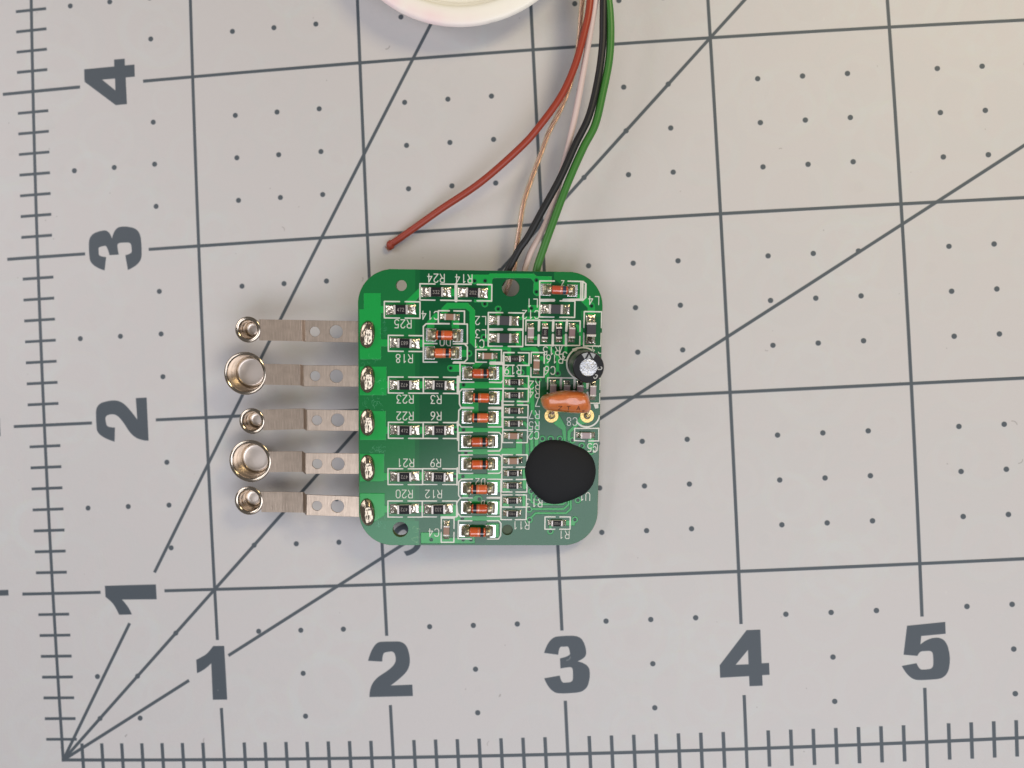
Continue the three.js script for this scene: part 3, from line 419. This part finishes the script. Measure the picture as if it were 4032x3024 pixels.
// ---- electrolytic can standing at the right edge
{
  const H = 5.5, R = 2.08, [x, z] = [14.04, -6.43];
  const [c, g] = canvas(512, 512);
  g.fillStyle = 'rgb(22,22,24)'; g.fillRect(0, 0, 512, 512);
  g.fillStyle = 'rgb(158,160,160)';
  for (const q of [[132, 30, 246, 14, 192, 122], [276, 14, 376, 30, 330, 118], [261, 48, 232, 110, 298, 110]]) { g.beginPath(); for (let i = 0; i < 6; i += 2) g.lineTo(q[i], q[i + 1]); g.closePath(); g.fill(); }
  stroke(g, 'C', 438, 268, 70, -1.7, 11, 'rgb(205,205,200)', 0.9); stroke(g, 'C', 376, 404, 66, -2.5, 11, 'rgb(205,205,200)', 0.9);
  const sleeve = new THREE.MeshPhysicalMaterial({ name: 'black_sleeve', color: rgb(0.006, 0.006, 0.007), roughness: 0.35, clearcoat: 0.3, clearcoatRoughness: 0.2 });
  const top = new THREE.MeshPhysicalMaterial({ name: 'sleeve_print', map: canvasTexture(c), roughness: 0.5, specularIntensity: 0.5 });
  const can = mesh('electrolytic_capacitor', new THREE.LatheGeometry([[R - 0.1, 0.15], [R - 0.02, 0.3], [R - 0.02, 0.8], [R - 0.14, 0.95], [R - 0.14, 1.15], [R - 0.02, 1.3], [R, H - 0.22], [R - 0.05, H - 0.08], [R - 0.18, H]].map(([a, b]) => new THREE.Vector2(a, b)), 56), sleeve, board, [x, 0, z]);
  can.userData.label = 'black capacitor can with a grey marked rim and bare silver top';
  const ring = new THREE.RingGeometry(1.14, R - 0.15, 56, 2); ring.rotateX(-Q);
  { const p = ring.attributes.position, u = ring.attributes.uv; for (let i = 0; i < p.count; i++) u.setXY(i, 0.5 + p.getX(i) / (2 * R), 0.5 - p.getZ(i) / (2 * R)); }
  ring.translate(0, H, 0); mesh('sleeve_rim', ring, top, can);
  const disc = new THREE.CircleGeometry(1.22, 48), dn = [];
  const foil = new THREE.SphereGeometry(1.24, 60, 30, 0, Math.PI * 2, 0, Q); foil.scale(1, 0.06, 1);
  { const p = foil.attributes.position; for (let i = 0; i < p.count; i++) { const a = p.getX(i), b = p.getZ(i); p.setY(i, p.getY(i) + 0.05 * noise.noise(a * 5, b * 5, 1) + 0.035 * noise.noise(a * 13, b * 13, 4)); } foil.computeVertexNormals(); }
  foil.translate(0, H - 0.06, 0);
  mesh('aluminium_top', foil, new THREE.MeshStandardMaterial({ name: 'crinkled_aluminium', color: rgb(0.52, 0.52, 0.525), metalness: 1, roughness: 0.38, bumpMap: speckle, bumpScale: 0.00005 }), can);
}

// ---- amber ceramic resonator leaning back over its two soldered legs
{
  const [x, z] = [12.18, 0.03];
  // a pillow: the outline at mid height drawn in to a ridge above and to a flat base below
  const flat = [8.07, -1.97, 8.31, -2.29, 8.81, -2.53, 9.51, -2.77, 10.29, -2.99, 11.14, -3.12, 12.08, -3.16, 13.02, -3.11, 13.81, -2.93, 14.3, -2.66, 14.53, -2.19, 14.69, -1.6, 14.81, -1.05, 14.79, -0.62, 14.54, -0.27, 14.15, -0.11, 13.48, -0.07, 12.54, -0.09, 11.52, -0.15, 10.5, -0.22, 9.63, -0.3, 8.93, -0.43, 8.47, -0.76, 8.17, -1.35];
  const loop = []; for (let i = 0; i < flat.length; i += 2) loop.push(new THREE.Vector3(flat[i] - x, 0, flat[i + 1] - z));
  const rim = new THREE.CatmullRomCurve3(loop, true), [ax, az, bx, bz] = [9.3, -2.35, 13.41, -2.39], N = 120, K = 28, pos = [], uv = [], idx = [];
  for (let j = 0; j <= K; j++) for (let i = 0; i < N; i++) {
    const e = rim.getPoint(i / N), t = THREE.MathUtils.clamp((e.x + x - ax) / (bx - ax), 0, 1), rx = ax + (bx - ax) * t - x, rz = az + (bz - az) * t - z;
    const a = (j / K - 0.5) * Math.PI, up = a > 0, f = 1 - Math.cos(a) ** (up ? 0.85 : 1), px = e.x + (rx - e.x) * f, pz = e.z + (rz - e.z) * f;
    const y = 3 + (up ? 2.0 * Math.sin(a) : 1.9 * Math.sin(a)) * (1 + 0.04 * noise.noise(px * 0.7, pz * 1.3, 3));
    pos.push(px, y, pz); uv.push((px + 3.7) / 7.2, 1 - (pz + 3.6) / 5.2);
    if (j < K) { const p0 = j * N + i, p1 = j * N + (i + 1) % N; idx.push(p0, p0 + N, p1, p1, p0 + N, p1 + N); }
  }
  const g = new THREE.BufferGeometry(); g.setAttribute('position', new THREE.Float32BufferAttribute(pos, 3)); g.setAttribute('uv', new THREE.Float32BufferAttribute(uv, 2)); g.setIndex(idx); g.computeVertexNormals();
  { const q = (K * 0.5 | 0) * N, e = g.attributes.position, nn = g.attributes.normal; if (nn.getX(q) * e.getX(q) + nn.getZ(q) * (e.getZ(q) + 1) < 0) { for (let i = 0; i < idx.length; i += 3) [idx[i], idx[i + 1]] = [idx[i + 1], idx[i]]; g.setIndex(idx); g.computeVertexNormals(); } }
  const [c, t] = canvas(720, 520);
  t.fillStyle = 'rgb(196,106,50)'; t.fillRect(0, 0, 720, 520);
  for (let i = 0; i < 700; i++) { t.fillStyle = rnd() < 0.5 ? 'rgba(130,58,20,0.08)' : 'rgba(226,146,88,0.08)'; const q = 2 + rnd() * 16; t.beginPath(); t.arc(rnd() * 720, rnd() * 520, q, 0, 7); t.fill(); }
  const put = (text, u, v, h, w) => stroke(t, text, (u + 3.7) / 7.2 * 720, (v + 3.6) / 5.2 * 520, h, 0, w, 'rgba(58,26,12,0.9)', 1.2);
  for (const [ch, ex, ez] of [['Z', 10.53, -0.92], ['T', 11.64, -0.93], ['A', 12.96, -0.94]]) put(ch, ex - x, ez - z, 56, 9);
  { const [ex, ez] = [11.23, -0.24], [fx, fz] = [13.66, -0.4]; put('400', ex - x, ez - z, 34, 8); put('T', fx - x, fz - z, 40, 8); }
  const body = mesh('ceramic_resonator', g, new THREE.MeshPhysicalMaterial({ name: 'amber_coating', map: canvasTexture(c), roughness: 0.3, clearcoat: 0.9, clearcoatRoughness: 0.1 }), board, [x, 0, z]);
  body.userData.label = 'amber resonator stamped ZTA leaning over two gold ringed solder joints';
  for (const [px, pz] of [[9.84, 0.7], [14.8, 0.67]]) {
    const ring = new THREE.CylinderGeometry(0.95, 0.95, 0.06, 40); ring.translate(px - x, 0.03, pz - z); mesh('solder_pad', ring, M.gold, body);
    const blob = new THREE.SphereGeometry(0.5, 24, 14, 0, Math.PI * 2, 0, Q); blob.scale(1, 0.9, 1); blob.translate(px - x, 0.05, pz - z); mesh('solder_joint', blob, M.dullSolder, body);
    const leg = new THREE.CylinderGeometry(0.24, 0.24, 1.9, 16); leg.rotateX(-0.35); leg.translate(px - x, 1.15, pz - z - 0.3); mesh('leg', leg, M.solder, body);
  }
}

// ---- black epoxy drop over the bare chip
{
  const out = [6.27, 8.3, 6.54, 7.04, 7.23, 5.65, 8.29, 4.56, 9.36, 4.13, 10.43, 4.06, 11.76, 4.24, 13.02, 4.7, 14.28, 5.23, 15.21, 5.94, 15.86, 6.91, 16.16, 8.08, 16.14, 9.1, 15.78, 10.37, 15.09, 11.3, 14.59, 11.73, 13.51, 12.28, 12.27, 12.77, 10.77, 13.14, 9.51, 12.99, 8.67, 12.51, 7.82, 11.79, 7.15, 10.99, 6.68, 10.4, 6.39, 9.31];
  const pts = []; for (let i = 0; i < out.length; i += 2) pts.push(new THREE.Vector3(out[i], 0, out[i + 1]));
  const curve = new THREE.CatmullRomCurve3(pts, true), N = 96, K = 16, cx = [11.23, 8.61];
  const mid = new THREE.Vector3(cx[0], 0, cx[1]), pos = [], idx = [];
  for (let j = 0; j <= K; j++) for (let i = 0; i < N; i++) {
    const e = curve.getPoint(i / N), s = j / K, q = mid.clone().lerp(e, s), h = 1.25 * Math.pow(Math.max(0, 1 - s ** 2.4), 0.62) * (1 + 0.03 * noise.noise(q.x * 0.5, q.z * 0.5, 2)) + 0.01;
    pos.push(q.x, h, q.z);
    if (j < K) { const a = j * N + i, b = j * N + (i + 1) % N; idx.push(a, b, a + N, b, b + N, a + N); }
  }
  const g = new THREE.BufferGeometry(); g.setAttribute('position', new THREE.Float32BufferAttribute(pos, 3)); g.setIndex(idx); g.computeVertexNormals();
  if (g.attributes.normal.getY(N * 4) < 0) { for (let i = 0; i < idx.length; i += 3) [idx[i], idx[i + 1]] = [idx[i + 1], idx[i]]; g.setIndex(idx); g.computeVertexNormals(); }
  const blob = mesh('epoxy_blob', g, M.epoxy, board); blob.userData.label = 'round matt black epoxy drop with a few pale specks';
  const specks = [];
  for (let i = 0; i < 16; i++) { const a = rnd() * 6.3, r = rnd() * 1.7; specks.push(new THREE.SphereGeometry(0.025 + rnd() * 0.022, 6, 4).translate(mid.x - 0.3 + Math.cos(a) * r, 1.2 - r * r * 0.05, mid.z - 0.2 + Math.sin(a) * r)); }
  const d = mesh('dust_speck', mergeGeometries(specks), new THREE.MeshStandardMaterial({ color: rgb(0.3, 0.28, 0.26), roughness: 0.9 }), blob); d.userData.kind = 'stuff';
}

// ---------------------------------------------------------------- five spring contacts on the left edge
{
  const UP = -1.32, T = 0.2;                           // strip height under the board
  function strip(x0, x1, zc, w, y, holes) {            // flat piece with round holes
    const s = new THREE.Shape(); s.moveTo(x0, -zc - w / 2); s.lineTo(x1, -zc - w / 2); s.lineTo(x1, -zc + w / 2); s.lineTo(x0, -zc + w / 2);
    for (const [hx, hz, r] of holes) { const p = new THREE.Path(); p.absarc(hx, -hz, r, 0, Math.PI * 2, true); s.holes.push(p); }
    const g = new THREE.ExtrudeGeometry(s, { depth: T - 0.06, bevelEnabled: true, bevelThickness: 0.03, bevelSize: 0.03, bevelOffset: -0.03, bevelSegments: 1, curveSegments: 24 });
    g.rotateX(-Q); g.translate(0, y - T + 0.03, 0);
    return g;
  }
  function bent(pts, zc0, zc1, w) {                    // a strip swept along (x, y) points
    const n = pts.length, pos = [], idx = [], uv = [];
    pts.forEach(([x, y], i) => { const zc = zc0 + (zc1 - zc0) * i / (n - 1); for (const [dy, dz] of [[0, -1], [0, 1], [-T, 1], [-T, -1]]) { pos.push(x, y + dy, zc + dz * w / 2); uv.push(x, dz * w / 2); } });
    for (let i = 0; i < n - 1; i++) for (let c = 0; c < 4; c++) { const a = i * 4 + c, b = i * 4 + (c + 1) % 4; idx.push(a, b, a + 4, b, b + 4, a + 4); }
    idx.push(0, 3, 2, 0, 2, 1, n * 4 - 4, n * 4 - 3, n * 4 - 2, n * 4 - 4, n * 4 - 2, n * 4 - 1);
    let g = new THREE.BufferGeometry(); g.setAttribute('position', new THREE.Float32BufferAttribute(pos, 3)); g.setAttribute('uv', new THREE.Float32BufferAttribute(uv, 2)); g.setIndex(idx);
    g = g.toNonIndexed(); g.computeVertexNormals(); return g;
  }
  // label, cup centre, cup radius, inner radius, neck z, left end of the raised half, right-half z at the step and at the board, holes (x, z, r), solder spot
  const list = [
    ['small cup contact nearest the wires', -32.3, -10.55, 0, 1, -27.62, -10.51, -23.9, -10.52, -16.79, -10.49, -22.64, -10.45, -19.76, -10.47, -15.31, -10.18, -34.11, -10.53, -33.6, -10.56],
    ['larger cup contact, second from the wires', -32.79, -4.43, 0, 1, -27.71, -4.31, -24.22, -4.37, -16.82, -4.4, -22.65, -4.36, -19.77, -4.37, -15.33, -4.1, -35.8, -4.4, -35.38, -4.4],
    ['small cup contact in the middle of the row', -31.95, 2.27, 0, 1, -27.79, 1.96, -23.83, 1.74, -16.85, 1.77, -22.48, 1.76, -19.64, 1.71, -15.35, 1.82, -33.77, 2.29, -33.31, 2.28],
    ['larger cup contact, second from the bottom', -32.29, 7.96, 0, 1, -27.88, 8.07, -24.1, 7.81, -16.87, 7.81, -22.49, 7.87, -19.64, 7.86, -15.36, 8.14, -35.3, 7.98, -34.82, 7.98],
    ['small cup contact at the bottom, its strip creased', -32.59, 13.67, 0, 1, -27.96, 13.91, -24.01, 13.66, -16.9, 13.92, -22.57, 13.79, -19.75, 13.84, -15.4, 14.32, -34.64, 13.68, -34.13, 13.68],
  ];
  const spotShape = (() => { const g = new THREE.SphereGeometry(1, 40, 20, 0, Math.PI * 2, 0, Q), p = g.attributes.position; for (let i = 0; i < p.count; i++) { const a = p.getX(i), b = p.getZ(i); p.setXYZ(i, a * 0.84, p.getY(i) * 0.62 * (1 + 0.5 * noise.noise(a * 1.4, b * 1.8, 3) + 0.08 * noise.noise(a * 4, b * 5, 8)), Math.sign(b) * Math.abs(b) ** 0.8 * 1.62); } g.computeVertexNormals(); return g; })();
  list.forEach(([label, cx, cz, , , nx, nz, sx, sz, ex, ez, h1x, h1z, h2x, h2z, px, pz, lx, , ix], i) => {
    const Rr = Math.abs(cx - lx), Ri = Math.abs(cx - ix), w = 2.92, LOW = -2.9, right = -BW / 2 + 0.9;
    // raised half under the board edge, the step, the lower half up to the cup
    const tiltHi = (ez - sz) / (ex - sx);
    const hi = strip(sx, right, 0, w, 0, [[h1x, h1z - sz - tiltHi * (h1x - sx), 0.69], [h2x, h2z - sz - tiltHi * (h2x - sx), 0.9]]);
    hi.translate(-sx, 0, 0); hi.rotateY(-Math.atan(tiltHi)); hi.translate(sx, UP, sz);
    const step = []; for (let j = 0; j <= 10; j++) { const s = j / 10, e = s * s * (3 - 2 * s); step.push([sx - s * 0.85, UP - e * (UP - LOW)]); }
    const zEnd = nz + (nz - sz) / (nx - sx) * (sx - 0.85 - nx);
    const st = bent(step.reverse(), zEnd, sz, w);
    const run = []; const n0 = cx + Rr * 0.86, n1 = sx - 0.85; for (let j = 0; j <= 8; j++) { const s = j / 8; run.push([n0 + (n1 - n0) * s, LOW - 0.1 * (n1 - n0) * (1 - s) + (i === 4 ? (s < 0.5 ? -0.12 * s : -0.12 * (1 - s)) : -0.05 * Math.sin(Math.PI * s))]); }
    const lo = bent(run, cz + (nz - cz) * 0.55, zEnd, w);
    const g = mergeGeometries([hi.index ? hi.toNonIndexed() : hi, st, lo]);
    const m = mesh('spring_contact', g, M.spring, board); m.userData.label = label;
    const D = i % 2 ? 2.6 : 2.1, rb = Ri * (i % 2 ? 0.78 : 0.68);
    const prof = [[0, -D], [rb - 0.12, -D], [rb, -D + 0.05], [rb + 0.12, -D + 0.22], [Ri - 0.26, -D * 0.52], [Ri - 0.16, -D * 0.36], [Ri - 0.06, -0.16], [Ri + 0.06, 0.02], [(Ri + Rr) / 2, 0.1], [Rr - 0.08, 0.04], [Rr, -0.06], [Rr - 0.04, -0.16], [Ri + 0.1, -0.2]];
    const smooth = new THREE.SplineCurve(prof.map(([a, b]) => new THREE.Vector2(Math.max(0, a), b))).getPoints(64); smooth.forEach((q) => { q.x = Math.max(0, q.x); });
    const cup = new THREE.LatheGeometry(smooth, 72); cup.rotateZ(0.08); cup.translate(cx, LOW + 0.03 - 0.1 * (n1 - cx), cz);
    const floor = new THREE.LatheGeometry([[0, 0.16], [rb * 0.6, 0.15], [rb - 0.32, 0.12], [rb - 0.2, 0.18], [rb - 0.08, 0.19], [rb + 0.02, 0.12], [rb + 0.07, -0.02]].map(([a, b]) => new THREE.Vector2(a, b - D)), 48); floor.rotateZ(0.08); floor.translate(cx, LOW + 0.03 - 0.1 * (n1 - cx), cz);
    const cm = mesh('cup', cup, M.cup, m); mesh('cup_floor', floor, M.satin, cm);
    const spot = spotShape.clone(); spot.scale(1.2, 1.15, i === 4 ? 1.2 : 1.15); spot.rotateY(0.05 * (i - 2)); spot.translate(px, 0.01, pz); mesh('solder_joint', spot, M.joint, m);
  });
}

// ---------------------------------------------------------------- wires: leave the board's underside and run up past the white ring
function wire(name, label, color, r, pts, opt = {}) {
  const v = []; for (let i = 0; i < pts.length; i += 3) v.push(new THREE.Vector3(pts[i], pts[i + 1], pts[i + 2]));
  const root = new THREE.Group(); root.name = name; root.position.copy(v[0]).multiplyScalar(S); scene.add(root); tag(root, label, 'wire');
  const o = v[0].clone(), curve = new THREE.CatmullRomCurve3(v.map((q) => q.clone().sub(o)), false, 'centripetal');
  const m = new THREE.MeshPhysicalMaterial({ name: name + '_jacket', color, roughness: 0.42, bumpMap: grain, bumpScale: 0.00002, ...opt });
  const g = new THREE.TubeGeometry(curve, 160, r, 20, false);
  mesh('jacket', g, m, root);
  return [root, curve];
}
const LIFT = 1.2;
{
  const [root, curve] = wire('red_wire', 'red wire with a loose bare end on the mat beside the board', rgb(0.29, 0.036, 0.014), 0.5, [
    54.17, 0.62, -74.38, 54.88, 0.75, -74.71, 58.41, 1.3, -76.71, 61.92, 2, -78.67, 68.07, 3.1, -81.97, 74.55, 4, -86.8, 76.05, 4.3, -88.24, 79.73, 4.8, -92.6, 81.74, 5.2, -96.33, 82.94, 5.6, -99.66, 83.88, 5.9, -102.82, 84.23, 6, -104.84, 84.5, 6.2, -107.86, 84.66, 6.6, -114.95]);
  const tip = new THREE.SphereGeometry(0.62, 24, 16), p = tip.attributes.position;
  for (let i = 0; i < p.count; i++) { const f = 1 + 0.16 * noise.noise(p.getX(i) * 2.4, p.getY(i) * 2.4, p.getZ(i) * 2.4); p.setXYZ(i, p.getX(i) * f * 0.9, p.getY(i) * f * 0.9, p.getZ(i) * f * 1.15); }
  tip.computeVertexNormals(); tip.translate(0.12, 0, 0.05); mesh('melted_tip', tip, root.children[0].material, root);
  const strands = []; for (let i = 0; i < 4; i++) strands.push(new THREE.CylinderGeometry(0.05, 0.05, 0.9, 6).rotateX(Q).rotateY(0.5 + i * 0.25).rotateX(0.1 * i).translate(-0.42 + i * 0.1, -0.12 + i * 0.07, 0.55));
  mesh('bare_strands', mergeGeometries(strands), new THREE.MeshStandardMaterial({ color: rgb(0.45, 0.22, 0.12), metalness: 1, roughness: 0.35 }), root);
}
wire('black_wire', 'black wire crossing over the pale pink one above the board', rgb(0.008, 0.008, 0.009), 0.5, [
  70, 4.2, -67.31, 71.27, 4.5, -69.19, 72.99, 4.7, -71.99, 74.01, 4.8, -73.23, 76.31, 5, -76.86, 79.06, 5.2, -81.29, 81.38, 5.3, -85.76, 83.27, 5.4, -89.18, 84.75, 5.6, -94.05, 85.58, 5.9, -98.49, 85.87, 6.2, -102.52, 85.99, 6.3, -104.56, 86.18, 6.5, -108.62, 86.3, 6.8, -114.7], { roughness: 0.5 });
wire('green_wire', 'green wire, the outermost on the right of the bundle', rgb(0.038, 0.165, 0.022), 0.54, [
  74.86, 3.6, -67.11, 75.17, 4, -69.05, 76.02, 4.2, -71.3, 77.76, 4.5, -75.4, 80.09, 4.8, -80.7, 82.47, 4.9, -85.39, 84.07, 5, -88.1, 85.32, 5.2, -92.27, 86.45, 5.5, -96.92, 86.79, 5.8, -100.54, 86.78, 6, -103.39, 86.69, 6.1, -104.6, 86.47, 6.4, -108.65, 86.3, 6.8, -114.7]);
wire('pink_wire', 'pale pinkish white wire passing beneath the black one', rgb(0.6, 0.47, 0.44), 0.42, [
  72.92, 3.4, -67.25, 73.51, 3.4, -69.24, 74.41, 3.4, -71.53, 75.93, 3.4, -74.02, 77.88, 3.5, -77.96, 79.22, 3.7, -82.11, 80.36, 4, -85.8, 81.77, 4.4, -90.91, 83.53, 5, -98.4, 84.57, 5.6, -102.91, 84.99, 5.8, -104.88, 85.31, 6.2, -108.85, 85.47, 6.8, -114.77]);
{
  const pts = [69.9, 2.6, -64.67, 71.28, 3, -67.68, 71.99, 3.1, -69.37, 72.37, 3.2, -71.69, 72.99, 3.3, -74.65, 73.83, 3.4, -78.56, 75.26, 3.2, -82.29, 76.71, 3.2, -85.65, 77.73, 3.3, -88.02, 79.68, 3.5, -91.37, 81.48, 3.9, -95.6, 82.6, 4.4, -100.43, 82.97, 4.8, -103.41, 83.25, 5, -105.41, 83.64, 5.4, -109.41, 84.08, 6, -115.36];
  const [root, curve] = wire('clear_wire', 'thin clear-jacketed wire showing twisted copper strands inside', rgb(0.96, 0.93, 0.84), 0.43, pts, { transmission: 0.96, thickness: 0, ior: 1.4, roughness: 0.04, bumpMap: null });
  const copperMat = new THREE.MeshStandardMaterial({ name: 'copper', color: rgb(0.74, 0.5, 0.43), metalness: 1, roughness: 0.36 });
  const N = 260, frames = curve.computeFrenetFrames(N, false);
  for (let s = 0; s < 5; s++) {
    const line = []; for (let i = 0; i <= N; i++) { const a = s * 1.2566 + i * 0.16, q = curve.getPointAt(i / N); line.push(q.addScaledVector(frames.normals[i], Math.cos(a) * 0.19).addScaledVector(frames.binormals[i], Math.sin(a) * 0.19)); }
    mesh('copper_strand', new THREE.TubeGeometry(new THREE.CatmullRomCurve3(line), N, 0.115, 6, false), copperMat, root);
  }
}

// ---------------------------------------------------------------- white plastic ring at the top
{
  const [cx, cy, cz] = [67.41, 4.9, -121.21];
  const root = new THREE.Group(); root.name = 'plastic_ring'; root.position.set(cx * S, 0, cz * S); scene.add(root);
  tag(root, 'round white plastic holder with a thick pink-tinged rim beyond the board', 'plastic holder');
  const H = 9, R = 17.1, pr = [[0, 4.6], [9, 4.6], [13.2, 4.7], [13.8, 5.2], [14.3, 7.6], [14.7, 8.6], [15.3, 8.95], [16.2, 8.9], [16.8, 8.6], [17.1, 8.0], [17.1, 7.4], [16.6, 6.9], [14.2, 6.4], [13.4, 5.4], [13.2, 0.3], [13, 0.02], [0, 0.02]];
  const sp = []; pr.forEach(([a, b], i) => sp.push(new THREE.Vector2(a, b)));
  const g = new THREE.LatheGeometry(new THREE.SplineCurve(sp).getPoints(110).map((q) => new THREE.Vector2(Math.max(0, q.x) * 1.045, Math.max(0.02, q.y) * 0.55)), 140);
  const p = g.attributes.position, col = new Float32Array(p.count * 3);
  for (let i = 0; i < p.count; i++) {                  // pink staining round the outer edge, little nicks on the rim
    const x = p.getX(i), y = p.getY(i), z = p.getZ(i), r = Math.hypot(x, z), a = Math.atan2(z, x);
    const st = Math.max(0, Math.min(1, (r - 15.4) / 1.6)) * Math.max(0, 0.35 + fbm(a * 3, y * 0.1, 2) * 1.3) * Math.max(0, Math.cos(a - 2.35)) ** 2;
    col.set([0.86, 0.83 - 0.2 * st, 0.74 - 0.1 * st], i * 3);
    if (y > 3.4) { const n = 0.18 * Math.max(0, noise.noise(a * 14, y * 0.4, 6) - 0.32); p.setXYZ(i, x * (1 - n * 0.1), y - n * 1.6, z * (1 - n * 0.1)); }
  }
  g.setAttribute('color', new THREE.BufferAttribute(col, 3)); g.computeVertexNormals();
  mesh('holder_body', g, new THREE.MeshPhysicalMaterial({ name: 'white_plastic', vertexColors: true, roughness: 0.42 }), root);
}

renderer.render(scene, camera);
